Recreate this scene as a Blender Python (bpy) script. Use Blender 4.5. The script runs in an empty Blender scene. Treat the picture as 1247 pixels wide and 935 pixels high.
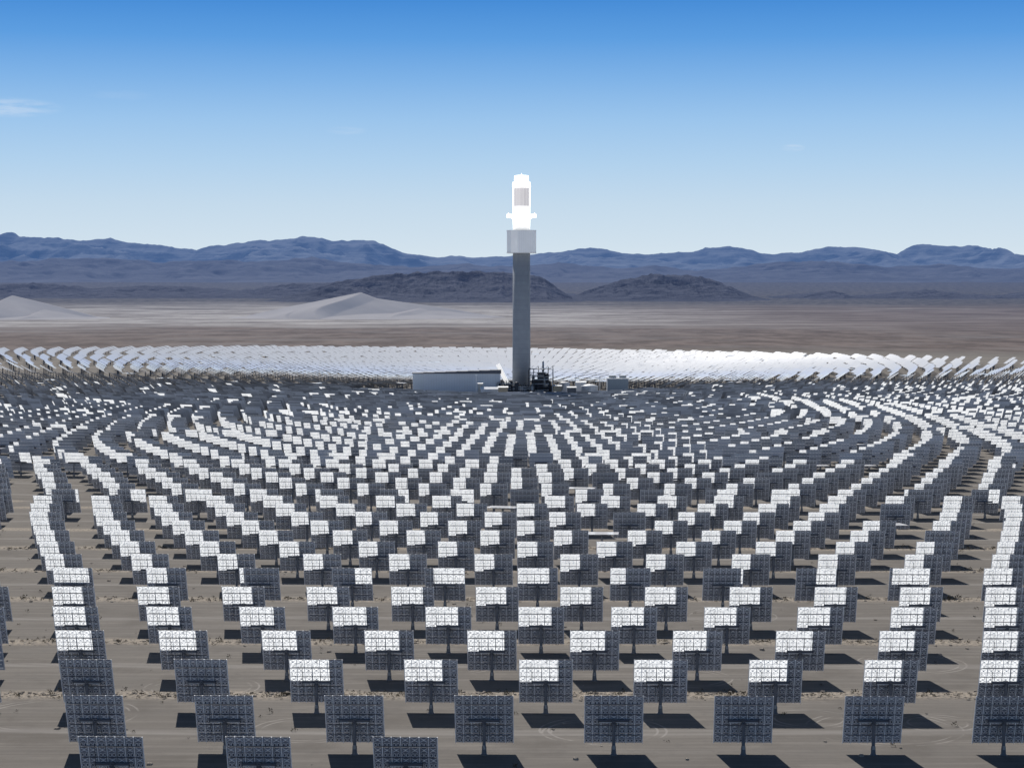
# Solar tower plant in a desert basin: a ring field of heliostats around a receiver tower.
# Units are metres. The camera hovers 88 m above the ground north of the field and looks south (+Y).
import bpy, bmesh, math, random
import numpy as np
from mathutils import Vector, Matrix

random.seed(7)
rng = np.random.default_rng(7)
R = math.radians
sc = bpy.context.scene
col = sc.collection

# ------------------------------------------------------------------ frame of reference
F = 2400.0            # focal length in pixels of a 1247 px wide picture
CAMH = 88.2           # camera height
TX, TY = 8.2, 1710.0  # tower
ZC = 6.6              # height of the tilt axis of a heliostat
PW, PH = 11.28, 10.36  # mirror size
SUN_EL, SUN_AZ = R(41.0), R(-11.0)      # azimuth measured from +Y towards +X
SUN = Vector((math.sin(SUN_AZ)*math.cos(SUN_EL), math.cos(SUN_AZ)*math.cos(SUN_EL), math.sin(SUN_EL)))


def tag(o, label=None, cat=None, group=None, kind=None):
    if label: o['label'] = label
    if cat: o['category'] = cat
    if group: o['group'] = group
    if kind: o['kind'] = kind
    return o


def link(o, parent=None):
    col.objects.link(o)
    if parent is not None: o.parent = parent
    return o


def empty(name, loc=(0, 0, 0), rz=0.0):
    o = bpy.data.objects.new(name, None)
    o.empty_display_size = 1.0
    o.location = loc
    o.rotation_euler = (0, 0, rz)
    return link(o)


# ------------------------------------------------------------------ mesh builder
class MB:
    def __init__(s):
        s.v, s.f, s.m = [], [], []

    def quad(s, a, b, c, d, mi=0):
        n = len(s.v); s.v += [a, b, c, d]; s.f.append((n, n+1, n+2, n+3)); s.m.append(mi)

    def box(s, x0, x1, y0, y1, z0, z1, mi=0, M=None):
        p = [(x0, y0, z0), (x1, y0, z0), (x1, y1, z0), (x0, y1, z0), (x0, y0, z1), (x1, y0, z1), (x1, y1, z1), (x0, y1, z1)]
        if M is not None: p = [tuple(M @ Vector(q)) for q in p]
        n = len(s.v); s.v += p
        for q in ((0, 3, 2, 1), (4, 5, 6, 7), (0, 1, 5, 4), (1, 2, 6, 5), (2, 3, 7, 6), (3, 0, 4, 7)):
            s.f.append(tuple(n+i for i in q)); s.m.append(mi)
        return s

    def lathe(s, prof, n=24, mi=0, axis='z', c=(0, 0, 0), cap=True):
        base = len(s.v)
        for r, h in prof:
            for k in range(n):
                a = 2*math.pi*k/n
                p = (r*math.cos(a), r*math.sin(a), h)
                if axis == 'x': p = (p[2], p[0], p[1])
                if axis == 'y': p = (p[1], p[2], p[0])
                s.v.append((p[0]+c[0], p[1]+c[1], p[2]+c[2]))
        for i in range(len(prof)-1):
            for k in range(n):
                a, b = base+i*n+k, base+i*n+(k+1) % n
                s.f.append((a, b, b+n, a+n)); s.m.append(mi)
        if cap:
            s.f.append(tuple(base+k for k in reversed(range(n)))); s.m.append(mi)
            e = base+(len(prof)-1)*n
            s.f.append(tuple(e+k for k in range(n))); s.m.append(mi)
        return s

    def bar(s, p, q, w, mi=0):
        p, q = Vector(p), Vector(q); d = q-p; L = d.length
        M = Matrix.Translation(p) @ d.to_track_quat('Z', 'Y').to_matrix().to_4x4()
        return s.box(-w/2, w/2, -w/2, w/2, 0, L, mi, M)

    def mesh(s, name, mats, smooth=False):
        me = bpy.data.meshes.new(name)
        me.from_pydata(s.v, [], s.f)
        for m in mats: me.materials.append(m)
        me.polygons.foreach_set('material_index', s.m)
        if smooth: me.polygons.foreach_set('use_smooth', [True]*len(s.f))
        me.update()
        return me

    def build(s, name, mats, parent=None, smooth=False, loc=None):
        if not isinstance(mats, (list, tuple)): mats = [mats]
        o = bpy.data.objects.new(name, s.mesh(name, mats, smooth))
        if loc is not None: o.location = loc
        return link(o, parent)


# ------------------------------------------------------------------ noise for terrain
def _hash(ix, iy, seed):
    h = (ix.astype(np.int64)*374761393 + iy.astype(np.int64)*668265263 + seed*974634777) & 0x7fffffff
    h = ((h ^ (h >> 13))*1274126177) & 0x7fffffff
    return ((h ^ (h >> 16)) & 0xffff)/65535.0


def vnoise(x, y, seed=0):
    ix, iy = np.floor(x), np.floor(y)
    fx, fy = x-ix, y-iy
    fx = fx*fx*fx*(fx*(fx*6-15)+10); fy = fy*fy*fy*(fy*(fy*6-15)+10)
    a, b = _hash(ix, iy, seed), _hash(ix+1, iy, seed)
    c, d = _hash(ix, iy+1, seed), _hash(ix+1, iy+1, seed)
    return (a*(1-fx)+b*fx)*(1-fy)+(c*(1-fx)+d*fx)*fy


def fbm(x, y, seed=0, octv=5, ridged=False):
    s = 0.0; amp = 0.5; tot = 0.0
    for k in range(octv):
        n = vnoise(x, y, seed+k*17)
        if ridged: n = 1-np.abs(2*n-1)
        s = s+amp*n; tot += amp
        amp *= 0.5; x = x*2.03+11.3; y = y*2.03+7.7
    return s/tot


# ------------------------------------------------------------------ materials
class NT:
    """small helper round a node tree"""
    def __init__(s, tree): s.t = tree
    def n(s, typ, **kw):
        nd = s.t.nodes.new(typ)
        for k, v in kw.items():
            if k == 'inp':
                for a, b in v.items():
                    if isinstance(b, bpy.types.NodeSocket): s.t.links.new(b, nd.inputs[a])
                    else: nd.inputs[a].default_value = b
            else: setattr(nd, k, v)
        return nd
    def math(s, op, a, b=0.0, c=0.0, clamp=False):
        nd = s.t.nodes.new('ShaderNodeMath'); nd.operation = op; nd.use_clamp = clamp
        for i, v in enumerate((a, b, c)):
            if isinstance(v, bpy.types.NodeSocket): s.t.links.new(v, nd.inputs[i])
            else: nd.inputs[i].default_value = v
        return nd.outputs[0]
    def smooth(s, v, a, b):
        nd = s.n('ShaderNodeMapRange', interpolation_type='SMOOTHSTEP', clamp=True, inp={0: v, 1: a, 2: b, 3: 0.0, 4: 1.0})
        return nd.outputs[0]
    def mix(s, f, a, b, mode='MIX'):
        nd = s.t.nodes.new('ShaderNodeMix'); nd.data_type = 'RGBA'; nd.blend_type = mode
        for i, v in ((0, f), (6, a), (7, b)):
            if isinstance(v, bpy.types.NodeSocket): s.t.links.new(v, nd.inputs[i])
            elif i == 0: nd.inputs[0].default_value = v
            else: nd.inputs[i].default_value = (*v[:3], 1.0)
        return nd.outputs[2]
    def noise(s, vec, scale, detail=4.0, rough=0.55):
        return s.n('ShaderNodeTexNoise', inp={'Vector': vec, 'Scale': scale, 'Detail': detail, 'Roughness': rough}).outputs[0]
    def combine(s, x, y, z=0.0):
        return s.n('ShaderNodeCombineXYZ', inp={0: x, 1: y, 2: z}).outputs[0]


def new_mat(name):
    m = bpy.data.materials.new(name); m.use_nodes = True
    m.node_tree.nodes.clear()
    t = NT(m.node_tree)
    out = t.n('ShaderNodeOutputMaterial')
    return m, t, out


def srgb(r, g, b):
    f = lambda c: (c/255/12.92 if c/255 <= 0.04045 else ((c/255+0.055)/1.055)**2.4)
    return (f(r), f(g), f(b))


def plain(name, color, rough=0.6, metal=0.0, var=0.12, scale=0.6, spec=0.3, coat=0.0):
    m, t, out = new_mat(name)
    tc = t.n('ShaderNodeTexCoord')
    nz = t.noise(tc.outputs['Object'], scale, 5.0)
    c = t.mix(nz, tuple(max(0, k*(1-var)) for k in color), tuple(min(1, k*(1+var)) for k in color))
    p = t.n('ShaderNodeBsdfPrincipled', inp={'Base Color': c, 'Roughness': rough, 'Metallic': metal, 'Specular IOR Level': spec})
    t.t.links.new(p.outputs[0], out.inputs[0])
    return m


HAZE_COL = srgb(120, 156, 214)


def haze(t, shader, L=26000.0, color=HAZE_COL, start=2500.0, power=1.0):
    """airlight of the distance painted in as emission: depends on where the surface stands in the valley"""
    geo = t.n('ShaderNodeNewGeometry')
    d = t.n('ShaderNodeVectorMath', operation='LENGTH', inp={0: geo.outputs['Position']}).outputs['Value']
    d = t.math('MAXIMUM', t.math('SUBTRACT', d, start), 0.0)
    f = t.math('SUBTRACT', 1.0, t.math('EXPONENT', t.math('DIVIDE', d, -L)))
    e = t.n('ShaderNodeEmission', inp={'Color': (*color, 1), 'Strength': power})  # airlight mixed into the material as emission
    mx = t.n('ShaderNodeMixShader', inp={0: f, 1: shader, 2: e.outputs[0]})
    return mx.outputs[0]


M = {}
M['facet_back'] = plain('facet_back_paint', (0.35, 0.365, 0.405), 0.55, 0.0, 0.10, 0.9)
M['bracket'] = plain('galvanised_bracket', (0.86, 0.88, 0.92), 0.5, 0.0, 0.18, 2.0)
def weathered(name, color, island):
    """facet paint that differs a little in dust and fading from one heliostat to the next"""
    m, t, out = new_mat(name)
    tc = t.n('ShaderNodeTexCoord')
    nz = t.noise(tc.outputs['Object'], .8, 5.0)
    if island: rnd = t.n('ShaderNodeNewGeometry').outputs['Random Per Island']
    else: rnd = t.n('ShaderNodeObjectInfo').outputs['Random']
    c = t.mix(nz, tuple(k*.88 for k in color), tuple(k*1.12 for k in color))
    spread_ = (.52, .80) if island else (.82, .34)
    k = t.math('MULTIPLY_ADD', rnd, spread_[1], spread_[0])
    c = t.mix(1.0, c, t.combine(k, k, k), 'MULTIPLY')
    p = t.n('ShaderNodeBsdfPrincipled', inp={'Base Color': c, 'Roughness': .55, 'Specular IOR Level': .3})
    t.t.links.new(p.outputs[0], out.inputs[0])
    return m


M['back_hazed'] = weathered('facet_back_hazed', (0.34, 0.39, 0.475), True)  # bluer than the near paint, distance haze put into the colour
M['facet_back'] = weathered('facet_back_paint', (0.35, 0.365, 0.405), False)
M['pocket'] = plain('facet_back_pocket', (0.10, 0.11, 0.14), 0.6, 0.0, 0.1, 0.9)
M['rib'] = plain('galvanised_rib', (0.86, 0.88, 0.91), 0.45, 0.0, 0.12, 1.0)
M['steel'] = plain('weathered_steel', (0.12, 0.13, 0.15), 0.5, 0.3, 0.2, 1.5)
M['pole'] = plain('pole_paint', (0.16, 0.17, 0.19), 0.5, 0.2, 0.2, 0.8)
M['concrete'] = plain('footing_concrete', (0.30, 0.29, 0.27), 0.85, 0.0, 0.2, 1.2)
M['box_grey'] = plain('cabinet_grey', (0.42, 0.43, 0.42), 0.5)


def mirror_material():
    m, t, out = new_mat('dusty_whitened_mirror')
    tc = t.n('ShaderNodeTexCoord')
    nz = t.noise(tc.outputs['Object'], 0.7, 4.0)
    g = t.n('ShaderNodeBsdfPrincipled', inp={'Base Color': (0.86, 0.89, 0.92, 1), 'Metallic': 1.0, 'Roughness': 0.06})
    haze_l = t.n('ShaderNodeBsdfPrincipled', inp={'Base Color': (0.9, 0.9, 0.9, 1), 'Metallic': 1.0, 'Roughness': 0.34})
    d = t.n('ShaderNodeBsdfDiffuse', inp={'Color': (0.86, 0.85, 0.84, 1)})  # dust film, whitened further to stand in for sun glare
    a = t.n('ShaderNodeMixShader', inp={0: 0.10, 1: g.outputs[0], 2: haze_l.outputs[0]})
    b = t.n('ShaderNodeMixShader', inp={0: t.math('MULTIPLY_ADD', nz, 0.25, 0.50), 1: a.outputs[0], 2: d.outputs[0]})
    t.t.links.new(b.outputs[0], out.inputs[0])
    return m


M['mirror'] = mirror_material()


def beam_emission(name, lo, hi, dim, gain):
    """facet back with emission in place of the beam from the mirror behind it"""
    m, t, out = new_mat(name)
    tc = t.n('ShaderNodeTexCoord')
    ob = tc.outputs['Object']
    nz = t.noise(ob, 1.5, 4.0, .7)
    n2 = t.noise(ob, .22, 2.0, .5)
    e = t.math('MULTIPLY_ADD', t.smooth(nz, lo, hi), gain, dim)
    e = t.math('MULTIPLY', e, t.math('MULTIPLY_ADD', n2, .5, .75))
    p = t.n('ShaderNodeBsdfPrincipled', inp={'Base Color': (.16, .18, .21, 1), 'Roughness': .55, 'Emission Color': (.985, .995, 1.0, 1), 'Emission Strength': e})  # emission takes the place of the reflected beam
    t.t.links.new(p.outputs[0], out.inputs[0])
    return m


M['lit'] = beam_emission('mirror_beam_emission', .30, .60, .40, .90)
M['lit_far'] = beam_emission('mirror_beam_emission_far', .25, .6, .5, .42)


# ------------------------------------------------------------------ field layout
NADIR = Vector((0, 0)); TOW = Vector((TX, TY))
U = (TOW-NADIR).normalized()            # from the camera's foot towards the tower
V = Vector((U.y, -U.x))                 # to the right
ZONES = [
    (336, [(1513, .213), (1477, -.287), (1441, .213), (1405, -.287), (1369, .213), (1333.5, -.287), (1296, .213), (1260, -.287), (1225.6, .213), (1192, -.287)]),
    (278, [(1156, .175), (1126, -.325), (1096, .175), (1066.7, -.325), (1038.6, .175), (1012, -.325), (983.6, .175), (955, -.325)]),
    (227, [(930, .05), (905.6, -.45), (880, .05), (854, -.45), (833, .05), (811.6, -.45), (786, .05), (769, -.45)]),
]
_rest = [(190, [749, 729, 709, 690, 671, 653, 635, 618, 602]), (156, [583, 567, 551, 536, 521, 506, 492]),
         (128, [476, 461, 447, 433, 420, 407]), (105, [393, 380, 367, 355, 343, 332]), (86, [320, 308, 297, 286, 276]),
         (70, [264, 253, 243, 233, 224]), (56, [213, 203, 194, 185, 177]), (46, [168, 159, 151, 143]), (38, [135, 127, 119, 111])]
_ph = [.39, .12, .31, .2, -.1, .25, .05, .4, .15]
for (n_, rs), p0 in zip(_rest, _ph):
    ZONES.append((n_, [(r, p0 if i % 2 == 0 else p0-.5) for i, r in enumerate(rs)]))


def rmax(th):
    """outer edge of the field by angle round the tower (0 = towards the camera)"""
    deg = math.degrees(th)
    pts = [(-180, 1330), (-170, 1450), (-152, 1700), (-120, 1640), (-60, 1500), (-20, 1460), (-6, 1385), (-.35, 1375), (-.2, 1345), (60, 1345), (100, 1250), (145, 1010), (165, 1170), (180, 1330)]
    for (a, ra), (b, rb) in zip(pts, pts[1:]):
        if a <= deg <= b: return ra+(rb-ra)*(deg-a)/(b-a)
    return 1330


def px(P):
    """picture position (1247 px wide) of a ground point, used only to choose which heliostats are in view"""
    c, s_ = math.cos(R(2.565)), math.sin(R(2.565))
    x, y, z = P[0], P[1], P[2]-CAMH
    d = y*c-z*s_
    if d < 1: return (-9999, -9999)
    return (623.5+F*x/d, 467.5-F*(z*c+y*s_)/d)


helios = []      # dicts
row_id = 0
for zi, (N, rows) in enumerate(ZONES):
    for ri, (RR, ph) in enumerate(rows):
        for n in range(N):
            th = (n+ph)*2*math.pi/N
            th = (th+math.pi) % (2*math.pi)-math.pi
            if RR > rmax(th): continue
            if RR > 1340 and abs(th) < 0.2 and not (RR < 1380 and th < -0.008): continue
            r2 = RR
            at = abs(th)
            if at < R(40):   # the north rows are laid out nearly straight
                w = 1.0 if at < R(14) else max(0.0, 1-(at-R(14))/R(26))
                w = w*w*(3-2*w)
                r2 = RR*(1+(1/math.cos(min(at, R(20)))-1)*w)
            P = TOW-U*(r2*math.cos(th))+V*(r2*math.sin(th))
            # service road into the plant and the plant pad stay clear
            if RR < 150 and abs(th) > R(75): continue
            helios.append(dict(x=P.x, y=P.y, th=th, R=RR, zone=zi, n=n, row=row_id))
        row_id += 1

STOW_AT = [(607, 640), (712, 612), (662, 579), (1103, 655)]
stow_done = set()
for h in helios:
    P = (h['x'], h['y'], 0.0)
    fx, fy = px(P); h['fx'], h['fy'] = fx, fy
    tox, toy = TX-h['x'], TY-h['y']
    dist = math.hypot(tox, toy)
    at = abs(h['th'])
    beta = 14.0
    if at > R(85): beta = 14.0-20*min(1, (at-R(85))/R(50))
    if h['R'] < 420: beta *= 0.55+0.45*(h['R']-140)/280
    az = math.atan2(tox, toy)+R(beta+random.gauss(0, .35))
    el = math.atan2(178.0-ZC, dist)+R(random.gauss(0, .15))
    b = Vector((math.sin(az)*math.cos(el), math.cos(az)*math.cos(el), math.sin(el)))
    n = (SUN+b).normalized()
    at_ = abs(h['th'])
    h['stow'] = False; h['dark'] = random.random() < 0.012+.80*max(0.0, min(1.0, ((560 if at_ < R(34) else 400)-h['R'])/330))+(.15 if h['th'] > R(42) and h['R'] < 700 else 0.0)
    if h['R'] > 1340 or (h['row'] == 5 and h['th'] < R(-2.6)): h['dark'] = True      # the outermost mirrors stand idle
    if h['R'] < 1050 and random.random() < 0.016: h['stow'] = True
    for k, (sx, sy) in enumerate(STOW_AT):
        if k not in stow_done and abs(fx-sx) < 26 and abs(fy-sy) < 9:
            h['stow'] = True; stow_done.add(k)
    if h['stow']:
        n = Vector((0.02*random.uniform(-1, 1), 0.03*random.uniform(-1, 1), 1)).normalized()
        if abs(n.x) + abs(n.y) < 1e-3: n.y = .01
        h['az'] = random.gauss(az-R(10), .1); h['tilt'] = R(88)
    else:
        if random.random() < .02 and h['R'] < 1100:     # a few stand a little off their rows
            n = (n+Vector((random.uniform(-.12, .12), 0, random.uniform(-.1, .12)))).normalized()
        h['az'] = math.atan2(n.x, n.y); h['tilt'] = math.asin(max(-1, min(1, n.z)))
        if at < R(100):
            # the north half stands steeper and squarer to the camera side than a full sun to tower aim would ask
            k = max(0.0, min(1.0, (h['R']-600)/300))
            h['tilt'] -= R(5.6)*(.5+.5*k); h['az'] *= 1-.6*k*max(0.0, 1-at/R(30))
        elif at > R(100): h['tilt'] = min(R(86), h['tilt']+R(4.5)*min(1, (at-R(100))/R(25)))
        h['az'] += R(random.gauss(0, .5)); h['tilt'] += R(random.gauss(0, .35))
    h['beam'] = b
    h['d'] = math.hypot(h['x'], h['y'])

# ------------------------------------------------------------------ sunlight thrown back by the mirrors
# Every mirror sends a parallel beam of sunlight up towards the tower. Where the next row stands in the way, the beam lands on its
# painted back. The footprint of each beam, drawn later as emissive faces, is worked out here by projecting the mirror along its beam onto the back it meets.
HX, HZ = PW/2, PH/2


def axes(h):
    a, t_ = h['az'], h['tilt']
    ca, sa, ct, st = math.cos(a), math.sin(a), math.cos(t_), math.sin(t_)
    xa = (ca, -sa, 0.0)
    na = (sa*ct, ca*ct, st)
    ua = (-sa*st, -ca*st, ct)
    # pivot sits .52 m behind the glass
    c0 = (h['x']-sa*.52, h['y']-ca*.52, ZC)
    c = tuple(c0[k]+na[k]*.52 for k in range(3))
    return xa, na, ua, c


def dot(a, b): return a[0]*b[0]+a[1]*b[1]+a[2]*b[2]


def clip_poly(poly, x0, x1, z0, z1):
    for ax, lim, sg in ((0, x0, 1), (0, x1, -1), (1, z0, 1), (1, z1, -1)):
        out_ = []
        for k in range(len(poly)):
            p, q = poly[k], poly[(k+1) % len(poly)]
            dp, dq = sg*(p[ax]-lim), sg*(q[ax]-lim)
            if dp >= 0: out_.append(p)
            if (dp >= 0) != (dq >= 0):
                f = dp/(dp-dq); out_.append((p[0]+(q[0]-p[0])*f, p[1]+(q[1]-p[1])*f))
        poly = out_
        if len(poly) < 3: return []
    return poly


def area(poly):
    return abs(sum(p[0]*q[1]-q[0]*p[1] for p, q in zip(poly, poly[1:]+poly[:1])))/2


CELL = 30.0
cells = {}
for h in helios:
    h['ax'] = axes(h); h['lit'] = []
    cells.setdefault((int(h['x']//CELL), int(h['y']//CELL)), []).append(h)


def around(x, y, rad):
    k = int(rad//CELL)+1
    cx, cy = int(x//CELL), int(y//CELL)
    for i in range(cx-k, cx+k+1):
        for j in range(cy-k, cy+k+1):
            yield from cells.get((i, j), ())


def hits(o, d, dist, skip):
    """does a ray from o along d meet another panel before dist"""
    for k in around(o[0]+d[0]*dist/2, o[1]+d[1]*dist/2, dist/2+8):
        if k in skip: continue
        xa, na, ua, c = k['ax']
        dn = dot(d, na)
        if abs(dn) < 1e-4: continue
        t_ = dot((c[0]-o[0], c[1]-o[1], c[2]-o[2]), na)/dn
        if not .3 < t_ < dist-.3: continue
        p = (o[0]+d[0]*t_-c[0], o[1]+d[1]*t_-c[1], o[2]+d[2]*t_-c[2])
        if abs(dot(p, xa)) < HX and abs(dot(p, ua)) < HZ: return True
    return False


class IdSet(list):
    def __contains__(s, o): return any(o is q for q in s)


for i in helios:
    if abs(i['th']) > R(105) or not (-120 < i['fx'] < 1370) or i['y'] < 330: continue
    xa, na, ua, c = i['ax']
    reach = 62 if i['R'] > 930 else 46
    for j in around(i['x'], i['y'], reach):
        if j is i or j['stow'] or j['dark']: continue
        b = j['beam']
        dx, dy = i['x']-j['x'], i['y']-j['y']
        fwd = dx*b.x+dy*b.y
        if not 4 < fwd < reach: continue
        if abs(dx*b.y-dy*b.x) > 12: continue
        dn = dot(b, na)
        if dn < .15: continue
        xj, nj, uj, cj = j['ax']
        if dot(b, nj) < .1: continue
        poly = []
        for sx, sz in ((-1, -1), (1, -1), (1, 1), (-1, 1)):
            p = tuple(cj[k]+xj[k]*sx*HX+uj[k]*sz*HZ for k in range(3))
            t_ = dot((c[0]-p[0], c[1]-p[1], c[2]-p[2]), na)/dn
            q = (p[0]+b.x*t_-c[0], p[1]+b.y*t_-c[1], p[2]+b.z*t_-c[2])
            poly.append((dot(q, xa), dot(q, ua)))
        pc = clip_poly(poly, -HX, HX, -HZ, HZ)
        if len(pc) < 3 or area(pc) < .8: continue
        zs_ = [p[1] for p in pc]; xs_ = [p[0] for p in pc]
        if i['R'] < 900 and (max(zs_)-min(zs_) < 1.9 or max(xs_)-min(xs_) < 1.3): continue
        if i['R'] < 760 and fwd > 31: continue
        mx, mz = sum(p[0] for p in pc)/len(pc), sum(p[1] for p in pc)/len(pc)
        o = tuple(c[k]+xa[k]*mx+ua[k]*mz for k in range(3))
        if hits(o, tuple(-b), fwd, IdSet([i, j])): continue
        i['lit'].append(pc)
    if i['R'] < 700 and len(i['lit']) > 1: i['lit'] = [max(i['lit'], key=area)]

# ------------------------------------------------------------------ heliostat parts (all shared meshes)
FW, FH = PW/7, PH/5


def annulus(mb, cx, cz, rx, rz, w, y, n, mi):
    pts = []
    for k in range(n):
        a = 2*math.pi*k/n
        pts.append(((cx+rx*math.cos(a), y, cz+rz*math.sin(a)), (cx+(rx-w)*math.cos(a), y, cz+(rz-w)*math.sin(a))))
    for k in range(n):
        o0, i0 = pts[k]; o1, i1 = pts[(k+1) % n]
        mb.quad(o0, i0, i1, o1, mi)


def facet_panel_mesh():
    """35 facets; front = mirror (slot 0), back = paint (1), pressed brackets on the back (2)"""
    mb = MB()
    g = 0.035
    for i in range(7):
        for j in range(5):
            x0, x1 = -PW/2+i*FW+g, -PW/2+(i+1)*FW-g
            z0, z1 = -PH/2+j*FH+.012, -PH/2+(j+1)*FH-.012
            y0, y1 = -0.03, 0.03
            A, B, C_, D = (x0, y0, z0), (x1, y0, z0), (x1, y0, z1), (x0, y0, z1)
            a, b, c, d = (x0, y1, z0), (x1, y1, z0), (x1, y1, z1), (x0, y1, z1)
            mb.quad(A, B, C_, D, 1)
            mb.quad(b, a, d, c, 0)
            for e in ((A, a, b, B), (B, b, c, C_), (C_, c, d, D), (D, d, a, A)): mb.quad(*e, 1)
            cx = (x0+x1)/2; yb = -0.075
            zt = z0+FH*0.72; zl = z0+FH*0.24
            # star bracket: bright hub and four arms
            mb.lathe([(0.18, -.05), (0.18, .03)], 8, 2, 'y', (cx, yb, zt))
            for sx in (-1, 1):
                for sz in (-1, 1):
                    p, q = Vector((cx+sx*.17, yb, zt+sz*.15)), Vector((cx+sx*.56, yb, zt+sz*.40))
                    mb.bar(p, q, .09, 2)
            # a pair of pressed oval pads
            for sx in (-1, 1):
                annulus(mb, cx+sx*.34, zl, .27, .36, .085, yb-.01, 12, 2)
            # cross rail with a dark pocket above it
            mb.box(x0+.02, x1-.02, -.10, -.045, z0+FH*.47, z0+FH*.47+.05, 1)
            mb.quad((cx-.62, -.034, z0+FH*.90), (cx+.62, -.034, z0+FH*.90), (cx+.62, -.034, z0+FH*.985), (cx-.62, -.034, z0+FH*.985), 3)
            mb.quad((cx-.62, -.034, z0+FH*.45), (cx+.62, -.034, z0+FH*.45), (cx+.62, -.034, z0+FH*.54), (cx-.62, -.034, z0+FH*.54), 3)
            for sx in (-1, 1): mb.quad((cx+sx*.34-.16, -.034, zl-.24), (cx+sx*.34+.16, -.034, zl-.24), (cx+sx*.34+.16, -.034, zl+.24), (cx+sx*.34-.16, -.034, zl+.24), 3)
    return mb.mesh('mirror_panel', [M['mirror'], M['facet_back'], M['bracket'], M['pocket']])


def frame_mesh():
    """vertical ribs between the facet columns plus the two outriggers that carry them"""
    mb = MB()
    for i in range(8):
        x = -PW/2+i*FW
        x = max(-PW/2+.05, min(PW/2-.05, x))
        mb.box(x-.075, x+.075, -.21, -.045, -PH/2-.06, PH/2+.06, 0)
    return mb.mesh('support_frame', [M['rib']])


def outrigger_mesh():
    mb = MB()
    for x in (-2.9, -.9, .9, 2.9):
        for s in (-1, 1):
            mb.bar((x, -.52, s*.25), (x, -.27, s*3.4), .085, 0)
            mb.bar((x, -.40, s*1.6), (x, -.27, s*1.0), .06, 0)
    for s in (-1, 1):
        mb.box(-PW/2+.6, PW/2-.6, -.29, -.22, s*3.4-.05, s*3.4+.05, 0)
        mb.box(-PW/2+.6, PW/2-.6, -.29, -.22, s*1.2-.05, s*1.2+.05, 0)
    return mb.mesh('truss', [M['steel']])


def tube_mesh():
    mb = MB()
    mb.lathe([(.30, -2.95), (.30, 2.95)], 14, 0, 'x', (0, -.52, 0))
    mb.lathe([(.37, -3.02), (.37, -2.95)], 14, 0, 'x', (0, -.52, 0))
    mb.lathe([(.37, 2.95), (.37, 3.02)], 14, 0, 'x', (0, -.52, 0))
    mb.box(-2.8, 2.8, -.86, -.80, -.26, -.16, 1)
    return mb.mesh('torque_tube', [M['steel'], M['bracket']])


def pole_mesh():
    mb = MB()
    mb.lathe([(.62, .03), (.62, .12), (.50, .14), (.42, 1.6), (.34, 1.7), (.32, ZC-.75)], 16, 0, 'z', (0, -.52, 0))
    return mb.mesh('pole', [M['pole']])


def drive_mesh():
    mb = MB()
    mb.lathe([(.44, ZC-.78), (.50, ZC-.72), (.50, ZC-.45), (.36, ZC-.38), (.36, ZC-.30)], 16, 0, 'z', (0, -.52, 0))
    mb.box(-.38, .38, -1.02, -.50, ZC-.34, ZC+.42, 0)
    mb.box(-.16, .16, -1.50, -1.02, ZC-.16, ZC+.16, 0)
    return mb.mesh('drive_head', [M['steel']])


def footing_mesh():
    mb = MB()
    mb.lathe([(.85, -.3), (.85, .03)], 16, 0, 'z', (0, -.52, 0))
    return mb.mesh('footing', [M['concrete']])


def cabinet_mesh():
    mb = MB()
    mb.box(-.24, .24, -1.20, -.94, 1.15, 1.85, 0)
    mb.box(-.20, .20, -1.215, -1.20, 1.20, 1.80, 0)
    return mb.mesh('control_box', [M['box_grey']])


ME = dict(panel=facet_panel_mesh(), frame=frame_mesh(), truss=outrigger_mesh(), tube=tube_mesh(), pole=pole_mesh(), drive=drive_mesh(), foot=footing_mesh(), cab=cabinet_mesh())

# the ~300 that show largest: the nearest ones inside the frame
inview = [h for h in helios if -20 < h['fx'] < 1267 and h['fy'] < 1000 and h['y'] > 300 and abs(h['th']) < R(60) and px((h['x'], h['y'], 11.5))[1] < 930]
inview.sort(key=lambda h: h['d'])
near = inview[:300]
for h in near: h['near'] = True


def ordinal(k):
    w = ['zeroth', 'first', 'second', 'third', 'fourth', 'fifth', 'sixth', 'seventh', 'eighth', 'ninth', 'tenth', 'eleventh', 'twelfth', 'thirteenth', 'fourteenth', 'fifteenth', 'sixteenth', 'seventeenth', 'eighteenth', 'nineteenth', 'twentieth']
    if k <= 20: return w[k]
    if k < 30: return 'twenty-'+w[k-20]
    return 'thirty-'+w[k-30] if k > 30 else 'thirtieth'


rows_near = {}
for h in near: rows_near.setdefault(h['row'], []).append(h)
order = sorted(rows_near, key=lambda r: -rows_near[r][0]['R'])
for k, r in enumerate(order):
    hs = sorted(rows_near[r], key=lambda h: h['fx'])
    rowtxt = 'frontmost short row' if k == 0 else ordinal(k+1)+' row from front'
    for i, h in enumerate(hs):
        kk = i+1; side = 'left'
        if i >= (len(hs)+1)//2: kk = len(hs)-i; side = 'right'
        place = (ordinal(kk)+' from '+side) if kk > 1 else side+'most'
        look = 'heliostat folded flat' if h['stow'] else ('glare backed heliostat' if sum(map(area, h['lit'])) > 12 else 'dark backed heliostat')
        h['label'] = f"{look}, {place} in {rowtxt}"



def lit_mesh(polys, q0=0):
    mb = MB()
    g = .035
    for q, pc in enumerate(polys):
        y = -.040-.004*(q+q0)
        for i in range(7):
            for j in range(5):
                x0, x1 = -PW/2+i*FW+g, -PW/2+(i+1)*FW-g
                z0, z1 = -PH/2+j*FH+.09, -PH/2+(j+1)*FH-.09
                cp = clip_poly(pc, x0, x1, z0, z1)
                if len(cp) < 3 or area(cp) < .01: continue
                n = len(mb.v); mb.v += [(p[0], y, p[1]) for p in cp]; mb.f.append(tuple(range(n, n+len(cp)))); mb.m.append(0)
    return mb.mesh('painted_glare', [M['lit']])


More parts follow.
